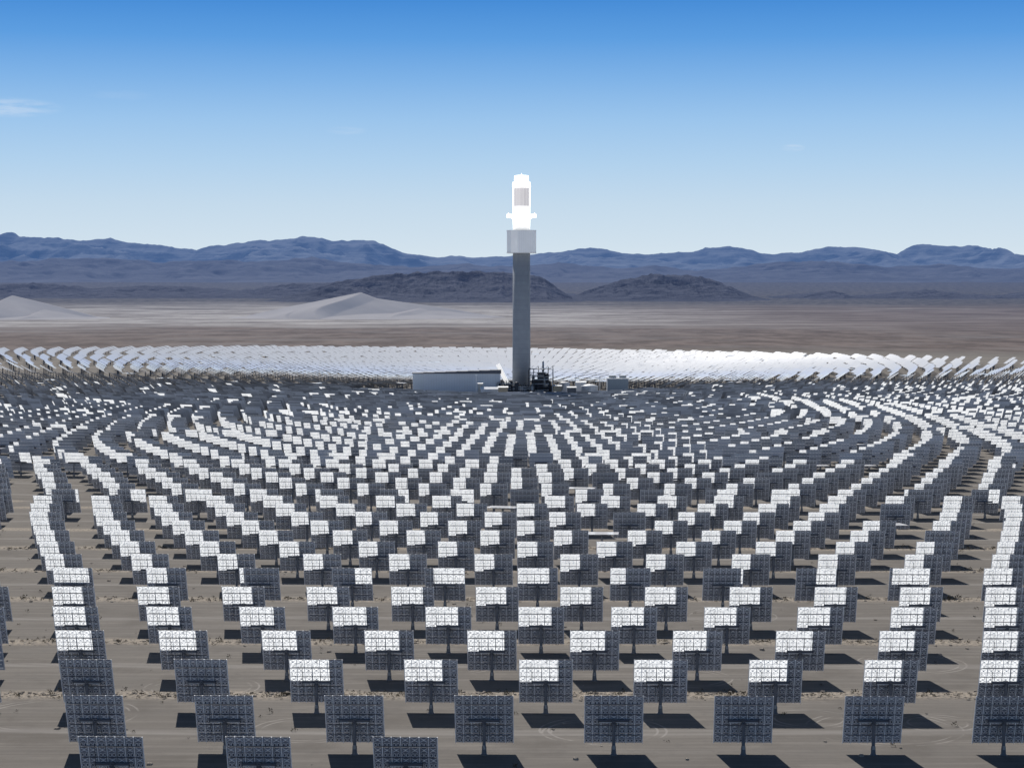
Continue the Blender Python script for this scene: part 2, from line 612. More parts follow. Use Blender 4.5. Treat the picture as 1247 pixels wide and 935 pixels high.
PARTS = [('footing', 'foot', 0), ('pole', 'pole', 0), ('drive_head', 'drive', 0), ('control_box', 'cab', 0), ('torque_tube', 'tube', 1), ('truss', 'truss', 1), ('support_frame', 'frame', 1), ('mirror_panel', 'panel', 1)]
for h in near:
    root = empty('heliostat', (h['x'], h['y'], 0.0), -h['az'])
    tag(root, h['label'], 'heliostat', 'heliostats standing in curved rows facing the tower')
    for nm, key, tilted in PARTS:
        o = bpy.data.objects.new(nm, ME[key])
        link(o, root)
        if tilted:
            # tilts about the torque tube axis, 0.52 m behind the glass
            T = Matrix.Translation((0, -.52, ZC)) @ Matrix.Rotation(h['tilt'], 4, 'X') @ Matrix.Translation((0, .52, 0))
            o.matrix_local = T
            Tl = T
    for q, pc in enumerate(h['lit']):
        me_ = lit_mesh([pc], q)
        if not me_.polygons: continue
        o = bpy.data.objects.new('painted_glare', me_)  # emissive faces drawn where the beam would land
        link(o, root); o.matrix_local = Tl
        o['label'] = 'white glowing shape standing in for reflected sunlight on the back'


# ------------------------------------------------------------------ all the other heliostats: one object
def far_template(detail):
    mb = MB()
    # panel (tilted group)
    x, z = PW/2, PH/2
    mb.quad((-x, -.03, -z), (x, -.03, -z), (x, -.03, z), (-x, -.03, z), 1)
    mb.quad((x, .03, -z), (-x, .03, -z), (-x, .03, z), (x, .03, z), 0)
    A = [(-x, -.03, -z), (x, -.03, -z), (x, -.03, z), (-x, -.03, z)]; B = [(-x, .03, -z), (x, .03, -z), (x, .03, z), (-x, .03, z)]
    for k in range(4): mb.quad(A[k], B[k], B[(k+1) % 4], A[(k+1) % 4], 1)
    if detail:
        for i in range(8):
            xx = max(-x+.06, min(x-.06, -x+i*FW))
            mb.quad((xx-.06, -.12, -z-.05), (xx+.06, -.12, -z-.05), (xx+.06, -.12, z+.05), (xx-.06, -.12, z+.05), 3)
        for i in range(7):
            for j in range(5):
                cx, cz = -x+(i+.5)*FW, -z+(j+.5)*FH
                mb.quad((cx-.5, -.08, cz-.75), (cx+.5, -.08, cz-.75), (cx+.5, -.08, cz-.3), (cx-.5, -.08, cz-.3), 2)
                mb.quad((cx-.16, -.08, cz+.3), (cx+.16, -.08, cz+.3), (cx+.16, -.08, cz+.6), (cx-.16, -.08, cz+.6), 2)
        mb.box(-3, 3, -.85, -.3, -.28, .28, 4)
    nt = len(mb.v)
    # pole (upright group)
    mb.lathe([(.5, 0), (.42, 1.6), (.33, 1.7), (.32, ZC-.2)], 6, 5, 'z', (0, -.52, 0), cap=False)
    return mb, nt


def build_field():
    V_, F_, MI, off = [], [], [], 0
    for det in (True, False):
        mb, nt = far_template(det)
        tv = np.array(mb.v, dtype=np.float64)
        sizes = np.array([len(f) for f in mb.f]); assert (sizes == 4).all()
        tf = np.array(mb.f, dtype=np.int64)
        tm = np.array(mb.m, dtype=np.int32)
        hs = [h for h in helios if not h.get('near') and ((h['y'] < TY-430 and -150 < h['fx'] < 1400) == det)]
        K = len(hs)
        az = np.array([-h['az'] for h in hs]); ti = np.array([h['tilt'] for h in hs])
        loc = np.array([[h['x'], h['y'], 0.0] for h in hs])
        v = np.repeat(tv[None], K, 0)
        p = v[:, :nt].copy(); p[..., 1] += .52
        c, s = np.cos(ti)[:, None], np.sin(ti)[:, None]
        y = p[..., 1]*c-p[..., 2]*s; z = p[..., 1]*s+p[..., 2]*c
        p[..., 1] = y-.52; p[..., 2] = z+ZC
        v[:, :nt] = p
        c, s = np.cos(az)[:, None], np.sin(az)[:, None]
        x = v[..., 0]*c-v[..., 1]*s; y = v[..., 0]*s+v[..., 1]*c
        v[..., 0] = x; v[..., 1] = y
        v += loc[:, None, :]
        V_.append(v.reshape(-1, 3))
        F_.append((tf[None]+(np.arange(K)*len(tv))[:, None, None]+off).reshape(-1, 4))
        MI.append(np.tile(tm, K)); off += K*len(tv)
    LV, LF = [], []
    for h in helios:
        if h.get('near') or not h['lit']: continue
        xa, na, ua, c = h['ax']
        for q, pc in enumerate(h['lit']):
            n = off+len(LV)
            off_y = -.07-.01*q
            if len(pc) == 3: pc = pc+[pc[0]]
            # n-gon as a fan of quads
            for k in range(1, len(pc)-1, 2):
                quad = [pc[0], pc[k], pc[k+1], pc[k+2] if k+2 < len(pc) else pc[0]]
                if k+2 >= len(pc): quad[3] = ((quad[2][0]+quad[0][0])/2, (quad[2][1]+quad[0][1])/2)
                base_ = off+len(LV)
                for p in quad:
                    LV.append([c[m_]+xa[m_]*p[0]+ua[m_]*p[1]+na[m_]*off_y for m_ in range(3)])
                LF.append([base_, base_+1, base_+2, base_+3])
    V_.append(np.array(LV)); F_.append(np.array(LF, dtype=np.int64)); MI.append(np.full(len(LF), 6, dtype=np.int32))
    v = np.concatenate(V_); f = np.concatenate(F_); mi = np.concatenate(MI)
    me = bpy.data.meshes.new('heliostat_field')
    me.vertices.add(len(v)); me.vertices.foreach_set('co', v.astype(np.float32).ravel())
    me.loops.add(f.size); me.loops.foreach_set('vertex_index', f.astype(np.int32).ravel())
    me.polygons.add(len(f)); me.polygons.foreach_set('loop_start', (np.arange(len(f))*4).astype(np.int32))
    for k in ('mirror', 'back_hazed', 'bracket', 'rib', 'steel', 'pole', 'lit_far'): me.materials.append(M[k])
    me.polygons.foreach_set('material_index', mi)
    me.update(calc_edges=True)
    o = link(bpy.data.objects.new('heliostat_field', me))
    tag(o, 'thousands of smaller heliostats in rings round the tower, white ones beyond it', 'heliostats', kind='stuff')
    return o


build_field()

# ------------------------------------------------------------------ ground sheet (polar grid round the tower)
SCRUB = [1278, 1211, 1141, 1081, 1025, 970, 893]          # rough strips left between pairs of rows
TRACK = [1349, 1314, 1243, 1174, 1111, 1052, 998, 943, 917, 867, 822, 778]


def ground_z(x, y):
    t = np.maximum(0, np.minimum(y, 25000.0)-5200.0)
    z = .0075*t+4.0e-7*t*t
    t2 = np.maximum(0, np.abs(x)-6000)
    return z+.002*t2*(y > -1e9)+(fbm(x/900., y/900., 5, 4)-.5)*14*np.clip((y-4200)/4000, 0, 1)


def build_ground():
    rad = list(np.arange(0, 760, 20))+list(np.arange(760, 1480, 1.6))+list(np.arange(1480, 1800, 8))
    r = 1800.0
    while r < 70000:
        rad.append(r); r *= 1.022
    rad.append(70000.0)
    rad = np.array(rad); nr = len(rad)
    th = []
    a = -math.pi
    while a < math.pi-1e-6:
        th.append(a)
        a += R(.35) if abs(a) < R(16) or abs(a) > R(164) else R(1.2)
    th = np.array(th); nth = len(th)
    RR, TH = np.meshgrid(rad, th, indexing='ij')
    X = TX-U.x*RR*np.cos(TH)+V.x*RR*np.sin(TH)
    Y = TY-U.y*RR*np.cos(TH)+V.y*RR*np.sin(TH)
    Z = ground_z(X, Y)
    # straightened radius, as the rows are laid
    RS = np.where(np.abs(TH) < R(14), RR*np.cos(TH), RR)
    arc = TH*RR
    scrub = np.zeros_like(RR); track = np.zeros_like(RR)
    for s in SCRUB:
        wob = (vnoise(arc/9.0, np.full_like(arc, s), 3)-.5)*3
        scrub = np.maximum(scrub, np.clip(1.6-np.abs(RS-s+wob)/3.6, 0, 1))
    for s in TRACK:
        for k in (-1.1, 1.1):
            wob = (vnoise(arc/60.0, np.full_like(arc, s), 4)-.5)*3
            track = np.maximum(track, np.clip(1.5-np.abs(RS-s-k+wob)/.9, 0, 1))
    Z = Z+scrub*(vnoise(arc/1.6, RS/1.2, 9))*.28
    Z[0, :] = 0
    v = np.stack([X, Y, Z], -1).reshape(-1, 3)
    i, j = np.meshgrid(np.arange(nr-1), np.arange(nth), indexing='ij')
    j2 = (j+1) % nth
    f = np.stack([i*nth+j, (i+1)*nth+j, (i+1)*nth+j2, i*nth+j2], -1).reshape(-1, 4)
    me = bpy.data.meshes.new('ground')
    me.vertices.add(len(v)); me.vertices.foreach_set('co', v.astype(np.float32).ravel())
    me.loops.add(f.size); me.loops.foreach_set('vertex_index', f.astype(np.int32).ravel())
    me.polygons.add(len(f)); me.polygons.foreach_set('loop_start', (np.arange(len(f))*4).astype(np.int32))
    me.polygons.foreach_set('use_smooth', np.ones(len(f), dtype=bool))
    me.update(calc_edges=True)
    for nm, arr in (('scrub', scrub), ('track', track)):
        at = me.attributes.new(nm, 'FLOAT', 'POINT'); at.data.foreach_set('value', arr.astype(np.float32).ravel())
    # face order: make sure it faces up
    if me.polygons[len(f)//2].normal.z < 0: me.flip_normals()
    m, t, out = new_mat('desert_ground')
    geo = t.n('ShaderNodeNewGeometry'); pos = geo.outputs['Position']
    sep = t.n('ShaderNodeSeparateXYZ', inp={0: pos})
    x, y = sep.outputs[0], sep.outputs[1]
    rel = t.n('ShaderNodeVectorMath', operation='SUBTRACT', inp={0: pos, 1: (TX, TY, 0)}).outputs[0]
    rl = t.n('ShaderNodeVectorMath', operation='LENGTH', inp={0: rel}).outputs['Value']
    n1 = t.noise(pos, 0.012, 6.0); n2 = t.noise(pos, 0.35, 5.0, .65); n3 = t.noise(pos, 3.0, 4.0, .7)
    streak = t.noise(t.combine(t.math('MULTIPLY', x, .02), t.math('MULTIPLY', y, .45)), 1.0, 5.0, .6)
    near_c = t.mix(n1, (.155, .138, .120), (.215, .196, .174))
    near_c = t.mix(t.math('MULTIPLY', t.smooth(streak, .42, .68), .75), near_c, (.25, .226, .20))
    patch = t.noise(pos, .045, 5.0, .6)
    near_c = t.mix(t.math('MULTIPLY', t.smooth(patch, .50, .66), .5), near_c, (.13, .115, .10))
    near_c = t.mix(t.math('MULTIPLY', t.smooth(n2, .50, .72), .45), near_c, (.15, .137, .125))
    near_c = t.mix(t.math('MULTIPLY', t.smooth(n3, .55, .75), .35), near_c, (.31, .285, .26))
    tr = t.n('ShaderNodeAttribute', attribute_name='track').outputs['Fac']
    scr = t.n('ShaderNodeAttribute', attribute_name='scrub').outputs['Fac']
    near_c = t.mix(t.math('MULTIPLY', tr, .45), near_c, (.36, .335, .31))
    wear = t.smooth(t.noise(pos, .12, 3.0), .40, .60)
    for cx_, cy_, rr_ in ((16, 395, 9), (18.5, 397, 12), (-41, 398, 11), (62, 408, 8), (76, 399, 15), (-70, 441, 12), (40, 452, 10), (-18, 470, 14), (96, 470, 12), (88, 404, 7), (-96, 412, 16), (60, 540, 12)):
        dd = t.n('ShaderNodeVectorMath', operation='LENGTH', inp={0: t.n('ShaderNodeVectorMath', operation='SUBTRACT', inp={0: pos, 1: (cx_, cy_, 0)}).outputs[0]}).outputs['Value']
        e1 = t.smooth(t.math('ABSOLUTE', t.math('SUBTRACT', t.math('ABSOLUTE', t.math('SUBTRACT', dd, rr_)), .9)), .34, .12)
        near_c = t.mix(t.math('MULTIPLY', t.math('MULTIPLY', e1, wear), .6), near_c, (.38, .35, .32))
    scn = t.math('MULTIPLY', t.smooth(t.noise(pos, 1.1, 4.0, .7), .38, .56), scr)
    near_c = t.mix(t.math('MULTIPLY', scn, .85), near_c, (.43, .365, .29))
    # beyond the field: brown creosote flat, pale playa, grey blue bajada
    wx = t.noise(t.combine(t.math('MULTIPLY', x, .0005), t.math('MULTIPLY', y, .0011)), 1.0, 6.0, .6)
    yy = t.math('ADD', y, t.math('MULTIPLY', t.math('SUBTRACT', wx, .5), 5200.0))
    band = t.noise(t.combine(t.math('MULTIPLY', x, .0024), t.math('MULTIPLY', y, .0034)), 1.0, 7.0, .72)
    blot = t.noise(t.combine(t.math('MULTIPLY', x, .011), t.math('MULTIPLY', y, .0035)), 1.0, 6.0, .75)
    speck = t.noise(t.combine(t.math('MULTIPLY', x, .02), t.math('MULTIPLY', y, .006)), 1.0, 5.0, .7)
    brown = t.mix(t.smooth(blot, .36, .66), (.085, .064, .060), (.20, .158, .142))
    brown = t.mix(t.math('MULTIPLY', t.smooth(band, .48, .66), .6), brown, (.20, .185, .185))
    playa = t.mix(t.smooth(band, .36, .62), (.20, .182, .178), (.47, .445, .43))
    playa = t.mix(t.math('MULTIPLY', t.smooth(blot, .5, .68), .55), playa, (.15, .135, .135))
    baj = t.mix(t.smooth(speck, .38, .66), (.035, .036, .046), (.13, .122, .125))
    rside = t.smooth(x, -100.0, 1300.0)
    playa = t.mix(t.math('MULTIPLY', rside, t.smooth(wx, .25, .5)), playa, t.mix(t.smooth(band, .40, .62), (.105, .082, .080), (.20, .165, .158)))
    c = t.mix(t.smooth(rl, 1300.0, 1800.0), near_c, brown)
    c = t.mix(t.smooth(yy, 4300.0, 6500.0), c, playa)
    c = t.mix(t.smooth(yy, 7800.0, 11000.0), c, baj)
    # scrub between the tracks keeps the colour of the pad inside the field
    bump = t.n('ShaderNodeBump', inp={'Strength': .35, 'Distance': .3, 'Height': t.math('ADD', n2, t.math('MULTIPLY', n3, .4))})
    p = t.n('ShaderNodeBsdfPrincipled', inp={'Base Color': c, 'Roughness': .95, 'Specular IOR Level': .1, 'Normal': bump.outputs[0]})
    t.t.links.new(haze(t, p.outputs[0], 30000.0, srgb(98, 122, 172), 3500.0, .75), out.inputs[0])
    me.materials.append(m)
    o = link(bpy.data.objects.new('ground', me))
    return tag(o, kind='structure')


build_ground()


# ------------------------------------------------------------------ hills, dunes, ranges
def grid_mesh(name, X, Y, Z, mat, label=None):
    nr, nc = X.shape
    v = np.stack([X, Y, Z], -1).reshape(-1, 3)
    i, j = np.meshgrid(np.arange(nr-1), np.arange(nc-1), indexing='ij')
    f = np.stack([i*nc+j, i*nc+j+1, (i+1)*nc+j+1, (i+1)*nc+j], -1).reshape(-1, 4)
    me = bpy.data.meshes.new(name)
    me.from_pydata(v.tolist(), [], f.tolist())
    me.polygons.foreach_set('use_smooth', np.ones(len(f), dtype=bool))
    me.materials.append(mat); me.update()
    o = link(bpy.data.objects.new(name, me))
    return tag(o, label, kind='structure')


def rock_material(name, dark, light, scale, L=26000.0, power=1.0, hcol=HAZE_COL):
    m, t, out = new_mat(name)
    geo = t.n('ShaderNodeNewGeometry'); pos = geo.outputs['Position']
    sep = t.n('ShaderNodeSeparateXYZ', inp={0: pos})
    a = t.noise(pos, scale, 8.0, .62)
    str_ = t.noise(t.combine(t.math('MULTIPLY', sep.outputs[0], .0006), t.math('MULTIPLY', sep.outputs[1], .0006), t.math('MULTIPLY', sep.outputs[2], .03)), 1.0, 5.0, .6)
    f = t.math('ADD', t.math('MULTIPLY', a, .65), t.math('MULTIPLY', str_, .35))
    c = t.mix(t.smooth(f, .38, .64), dark, light)
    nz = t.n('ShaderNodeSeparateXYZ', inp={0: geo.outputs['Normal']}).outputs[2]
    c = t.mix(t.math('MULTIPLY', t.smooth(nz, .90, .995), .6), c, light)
    bump = t.n('ShaderNodeBump', inp={'Strength': 1.0, 'Distance': 60.0, 'Height': a})
    p = t.n('ShaderNodeBsdfPrincipled', inp={'Base Color': c, 'Roughness': .95, 'Specular IOR Level': .05, 'Normal': bump.outputs[0]})
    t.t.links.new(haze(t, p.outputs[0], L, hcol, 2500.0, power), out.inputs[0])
    return m


def zpx(y, D): return CAMH+(360.0-y)/F*D
def xpx(x, D): return (x-623.5)/F*D


def ridge(name, crest, D, depth, mat, gully=.35, seed=1, rough=.06, scale=None, nx=420, ny=40, back=.8, jag=.12, foot=None, expo=1.0, label=None):
    """a range whose crest line runs across the valley at distance D"""
    xs = np.array([xpx(c[0], D) for c in crest]); zs = np.array([zpx(c[1], D) for c in crest])
    X1 = np.linspace(xs[0], xs[-1], nx)
    s = np.concatenate([np.linspace(0, 1, ny), 1+np.linspace(0, back, ny//2)[1:]])
    SS, XX = np.meshgrid(s, X1, indexing='ij')
    C = np.interp(XX, xs, zs)
    C = C+jag*(fbm(XX/(D*.013), XX*0+seed*3.7, seed+90, 5, True)-.62)*(C-ground_z(XX, XX*0+D))
    sc_ = scale or depth*.6
    YY = D-depth+SS*depth
    base = ground_z(XX, YY)-6
    n = fbm(XX/sc_, YY/sc_, seed, 6, True)
    n2 = fbm(XX/(sc_*.35), YY/(sc_*.5), seed+50, 5, True)
    prof = np.where(SS <= 1, SS**expo, np.maximum(0, 1-(SS-1)/max(back, .01))**1.2)
    prof = prof*prof*(3-2*prof) if expo >= 1 else prof
    H = (C-base)
    mid = np.clip(np.minimum(SS, 2-SS)*4, 0, 1)*np.clip((1.02-SS)*6, 0, 1)
    Z = base+H*prof*(1-gully*(1-n)*mid)+H*rough*(n2-.5)*2*np.clip(prof*3, 0, 1)
    return grid_mesh(name, XX, YY, Z, mat, label)


far_rock = rock_material('far_range_rock', (.022, .036, .070), (.27, .285, .32), .0018, 34000.0, .66, srgb(100, 142, 208))  # blue of the distance also put into the rock colours
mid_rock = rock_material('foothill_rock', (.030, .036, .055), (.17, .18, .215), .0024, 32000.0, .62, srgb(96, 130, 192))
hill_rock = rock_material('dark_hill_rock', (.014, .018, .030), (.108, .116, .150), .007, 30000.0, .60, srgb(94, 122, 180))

CREST = [(-900, 300), (-500, 280), (-250, 296), (-120, 288), (-40, 281), (0, 284.5), (10, 285), (22, 290), (60, 291.5), (105, 293), (130, 292.5), (165, 297), (205, 301.5), (238, 303.5), (258, 298), (285, 293.5),
         (320, 292), (350, 290.5), (366, 288), (385, 289.5), (402, 292.5), (430, 293.5), (442, 291), (452, 291.5), (463, 294), (480, 304), (505, 308.5), (535, 311.5), (570, 312.5), (605, 312.5), (640, 310),
         (668, 308.5), (690, 305), (712, 302.5), (735, 302.5), (752, 305.5), (770, 308), (800, 308), (822, 306.5), (850, 303.5), (868, 301), (890, 299.5), (905, 301.5), (925, 306), (945, 309), (975, 307), (990, 303),
         (1008, 300.5), (1022, 302), (1042, 301), (1060, 302.5), (1075, 306), (1094, 310.5), (1110, 301.5), (1125, 296.5), (1150, 296.5), (1165, 300.5), (1180, 297.5), (1200, 301), (1222, 309), (1247, 315), (1300, 306), (1400, 300), (1600, 309), (2100, 290)]
ridge('mountains', CREST, 33000.0, 7500.0, far_rock, .95, 3, .06, 1700.0, 1000, 90, .5, label='long blue mountain range along the horizon')
MID = [(-700, 320), (-300, 312), (-80, 322), (0, 321), (60, 318), (140, 316), (200, 322), (260, 318), (320, 320), (380, 316), (430, 322), (500, 326), (560, 322), (620, 326), (680, 322), (760, 328), (800, 324), (850, 330), (900, 326), (940, 322), (985, 318), (1020, 320), (1080, 327), (1150, 323), (1210, 329), (1290, 322), (1500, 318), (1900, 325)]
ridge('foothills', MID, 25500.0, 4200.0, mid_rock, .85, 13, .2, 1100.0, 700, 50, .6, label='pale blue foothills below the mountain range')
LOW = [(-500, 352), (-250, 346), (-60, 350), (0, 347), (30, 345), (75, 347), (110, 352), (160, 349), (190, 348), (235, 350), (290, 354), (320, 350), (360, 346), (420, 346), (480, 352), (560, 356), (700, 358)]
ridge('low_hills', LOW, 13500.0, 1700.0, hill_rock, .85, 23, .2, 420.0, 600, 40, 1.0, label='low dark hills at the left below the mountains')
MESA = [(330, 368), (365, 357), (392, 348), (425, 341), (460, 336), (500, 333.5), (530, 332.5), (575, 331.5), (612, 332), (640, 335), (655, 338), (668, 344), (680, 352), (694, 361), (720, 366)]
ridge('dark_mesa', MESA, 11800.0, 1500.0, hill_rock, .8, 33, .12, 360.0, 600, 50, 1.0, label='dark flat topped hill behind the tower')
MESA2 = [(660, 368), (700, 360), (722, 352), (748, 344), (775, 338), (800, 335), (822, 334.5), (845, 336), (870, 342), (890, 350), (910, 360), (935, 367)]
ridge('rounded_hill', MESA2, 12400.0, 1500.0, hill_rock, .8, 43, .12, 360.0, 500, 50, 1.0, label='dark rounded hill right of the tower')
RLOW = [(880, 366), (930, 362), (985, 358), (1010, 355), (1040, 360), (1090, 357), (1130, 354), (1180, 358), (1220, 361), (1250, 356), (1330, 352), (1500, 358)]
ridge('desert_knolls', RLOW, 12800.0, 1100.0, hill_rock, .8, 53, .3, 300.0, 500, 40, 1.0, label='small broken knolls on the plain at the right')


def sand_material():
    m, t, out = new_mat('dune_sand')
    geo = t.n('ShaderNodeNewGeometry'); pos = geo.outputs['Position']
    a = t.noise(pos, .012, 6.0, .6)
    c = t.mix(a, (.36, .33, .31), (.50, .465, .44))
    p = t.n('ShaderNodeBsdfPrincipled', inp={'Base Color': c, 'Roughness': .95, 'Specular IOR Level': .05})
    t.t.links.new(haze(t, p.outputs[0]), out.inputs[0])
    return m


SAND = sand_material()


def dune(name, xc, half, D, peak_y, seed, label, depth=700.0, subs=(), bend=.35, lean=1.0):
    """star dune: a sharp winding crest runs from the summit towards the camera; one flank is steep, the other long"""
    X0, Hh = xpx(xc, D), half/F*D
    Zp = zpx(peak_y, D)
    nx, ny = 260, 200
    x = np.linspace(-1.3, 1.3, nx); y = np.linspace(-1.3, 1.3, ny)
    YY, XX = np.meshgrid(y, x, indexing='ij')
    Z = np.zeros_like(XX)
    for (cx, cy, hh, wx, wy) in [(0.0, 0.0, 1.0, 1.0, 1.0)]+list(subs):
        dx, dy = (XX-cx)/wx, (YY-cy)/wy
        f = np.clip(-dy, 0, 1.2)
        spine = -bend*f+.13*np.sin(f*5+seed)*f
        sx = (dx-spine)*lean
        drop = np.where(dy < 0, f*.98, np.clip(dy, 0, 2)*1.25)          # crest height falls away from the summit
        crest_h = np.clip(1-drop, 0, 1)
        left = crest_h-np.abs(np.minimum(sx, 0))*.98
        right = crest_h-np.where(sx < .13, 1.9*np.clip(sx, 0, 9), .247+.72*(sx-.13))
        h = np.where(sx < 0, left, right)
        skirt = .36*np.clip(1-np.sqrt((dx/1.22)**2+(dy/1.05)**2), 0, 1)**1.3
        h = np.maximum(np.clip(h, 0, 1), skirt)
        Z = np.maximum(Z, hh*(h**.9))
    Z = Z+.03*(fbm(XX*3, YY*3, seed, 4)-.5)*np.clip(Z*4, 0, 1)
    WX, WY = X0+XX*Hh, D+YY*depth
    base = ground_z(WX, WY)-2.5
    return grid_mesh(name, WX, WY, base+Z*(Zp-base.mean()), SAND, label)


dune('sand_dune', 440, 146, 6900.0, 355.5, 2, 'large pale sand dune with a sharp crest', 430.0, [(-.36, -.12, .55, .6, .8), (.5, -.1, .40, .65, .8)])
dune('sand_dune', 16, 108, 6700.0, 359.5, 5, 'pale sand dune at the left edge', 380.0, [(-.6, -.2, .7, .5, .7), (.42, -.2, .40, .6, .7)], .2, -1.0)

# ------------------------------------------------------------------ tower
def concrete_shaft_mat():
    m, t, out = new_mat('tower_concrete')
    tc = t.n('ShaderNodeTexCoord'); ob = tc.outputs['Object']
    z = t.n('ShaderNodeSeparateXYZ', inp={0: ob}).outputs[2]
    n1 = t.noise(ob, .25, 5.0)
    band = t.math('FRACT', t.math('DIVIDE', z, 4.2))
    line = t.math('LESS_THAN', band, .06)
    st = t.noise(t.combine(0.0, 0.0, t.math('MULTIPLY', z, .13)), 1.0, 3.0)
    c = t.mix(n1, (.27, .295, .33), (.36, .39, .43))
    c = t.mix(t.math('MULTIPLY', t.smooth(st, .45, .6), .5), c, (.29, .315, .35))
    c = t.mix(t.math('MULTIPLY', line, .35), c, (.22, .22, .22))
    p = t.n('ShaderNodeBsdfPrincipled', inp={'Base Color': c, 'Roughness': .85})
    t.t.links.new(p.outputs[0], out.inputs[0])
    return m


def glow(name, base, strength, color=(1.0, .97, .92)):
    """emission standing in for mirror sunlight that falls on a surface"""
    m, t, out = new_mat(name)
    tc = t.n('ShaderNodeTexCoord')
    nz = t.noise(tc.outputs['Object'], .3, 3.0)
    p = t.n('ShaderNodeBsdfPrincipled', inp={'Base Color': (*base, 1), 'Roughness': .5, 'Emission Color': (*color, 1), 'Emission Strength': t.math('MULTIPLY_ADD', nz, strength*.3, strength*.85)})  # emission in place of sunlight thrown here by the mirrors
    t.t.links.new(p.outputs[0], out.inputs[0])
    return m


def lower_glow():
    m, t, out = new_mat('lower_shield_sun_glow')
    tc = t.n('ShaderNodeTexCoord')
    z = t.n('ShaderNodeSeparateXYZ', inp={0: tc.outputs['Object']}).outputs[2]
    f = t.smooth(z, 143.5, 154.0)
    p = t.n('ShaderNodeBsdfPrincipled', inp={'Base Color': (.7, .7, .69, 1), 'Roughness': .5, 'Emission Color': (1, .985, .95, 1), 'Emission Strength': t.math('MULTIPLY_ADD', f, 1.6, .30)})  # mirror light on the shield put in as emission, weaker towards the bottom
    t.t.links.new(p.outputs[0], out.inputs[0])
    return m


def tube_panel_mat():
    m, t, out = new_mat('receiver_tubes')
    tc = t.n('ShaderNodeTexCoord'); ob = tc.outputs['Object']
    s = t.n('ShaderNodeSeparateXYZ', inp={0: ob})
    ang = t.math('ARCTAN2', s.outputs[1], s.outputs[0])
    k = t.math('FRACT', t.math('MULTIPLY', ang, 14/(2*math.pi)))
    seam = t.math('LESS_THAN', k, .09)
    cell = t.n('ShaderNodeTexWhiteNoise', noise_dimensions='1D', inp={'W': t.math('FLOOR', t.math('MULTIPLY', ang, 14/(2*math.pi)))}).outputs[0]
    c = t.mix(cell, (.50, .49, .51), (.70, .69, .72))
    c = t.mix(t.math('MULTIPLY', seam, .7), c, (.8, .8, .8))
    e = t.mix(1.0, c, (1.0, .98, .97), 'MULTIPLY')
    p = t.n('ShaderNodeBsdfPrincipled', inp={'Base Color': (.2, .2, .21, 1), 'Roughness': .5, 'Emission Color': e, 'Emission Strength': .95})  # mirror light on the tubes put in as emission
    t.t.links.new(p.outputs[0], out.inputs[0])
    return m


def cladding_mat(name, col_, rib=1.2, glare=0.0):
    m, t, out = new_mat(name)
    tc = t.n('ShaderNodeTexCoord'); ob = tc.outputs['Object']
    s = t.n('ShaderNodeSeparateXYZ', inp={0: ob})
    k = t.math('FRACT', t.math('DIVIDE', t.math('ADD', s.outputs[0], s.outputs[1]), rib))
    line = t.math('LESS_THAN', k, .12)
    nz = t.noise(ob, .12, 5.0)
    c = t.mix(nz, tuple(q*.9 for q in col_), tuple(min(1, q*1.08) for q in col_))
    c = t.mix(t.math('MULTIPLY', line, .4), c, tuple(q*.7 for q in col_))
    p = t.n('ShaderNodeBsdfPrincipled', inp={'Base Color': c, 'Roughness': .45, 'Emission Color': c, 'Emission Strength': glare})   # stray glare of the mirrors put in as emission
    t.t.links.new(p.outputs[0], out.inputs[0])
    return m


tower = tag(empty('solar_tower', (TX, TY, 0)), 'tall grey concrete tower topped by a glowing white receiver', 'tower')
SH = concrete_shaft_mat()
PXM = 124/CAMH                      # picture pixels per metre at the tower
tz = lambda y: (484-y)/PXM
MB().lathe([(7.9, -1), (7.75, 40), (7.45, tz(308))], 48, 0).build('shaft', SH, tower, True)
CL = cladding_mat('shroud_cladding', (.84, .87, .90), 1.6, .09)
hw = 12.6
z0, z1 = tz(308.5), tz(281)
mb = MB()
ch = 3.2     # chamfered square plan
plan = [(-hw, -hw+ch), (-hw+ch, -hw), (hw-ch, -hw), (hw, -hw+ch), (hw, hw-ch), (hw-ch, hw), (-hw+ch, hw), (-hw, hw-ch)]
n0 = len(mb.v)
mb.v += [(x, y, z0) for x, y in plan]+[(x, y, z1) for x, y in plan]
for k in range(8): mb.f.append((k, (k+1) % 8, 8+(k+1) % 8, 8+k)); mb.m.append(0)
mb.f.append(tuple(reversed(range(8)))); mb.m.append(0); mb.f.append(tuple(range(8, 16))); mb.m.append(0)
shroud = mb.build('shroud', CL, tower)
PN = cladding_mat('shroud_panel_lit', (.88, .90, .92), .9, .14)  # paler with stronger emission, the lit strip of the shroud painted in
MB().box(-hw+ch+.4, -hw+ch+6.2, -hw-.12, -hw-.003, z0+.3, z1-.2).build('lit_panel', PN, shroud)
mb = MB()
for zz in (z0+.2, z1-.4):
    for k in range(8):
        a, b = plan[k], plan[(k+1) % 8]
        mb.bar((a[0]*1.005, a[1]*1.005, zz), (b[0]*1.005, b[1]*1.005, zz), .35)
mb.build('trim', M['rib'], shroud)
SHIELD_GLOW = glow('shield_sun_glow', (.8, .8, .8), 2.4)
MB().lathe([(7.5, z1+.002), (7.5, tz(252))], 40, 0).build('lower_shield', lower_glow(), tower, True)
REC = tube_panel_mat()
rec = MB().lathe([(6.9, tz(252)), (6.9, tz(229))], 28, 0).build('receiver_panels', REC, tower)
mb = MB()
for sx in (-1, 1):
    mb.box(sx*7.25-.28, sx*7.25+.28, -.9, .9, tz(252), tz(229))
mb.build('riser_pipes', SHIELD_GLOW, tower)
upper = MB().lathe([(7.7, tz(229)), (8.0, tz(228)), (7.7, tz(222.5)), (6.3, tz(222)), (6.2, tz(215)), (5.2, tz(214.4))], 40, 0).build('upper_shield', SHIELD_GLOW, tower, True)
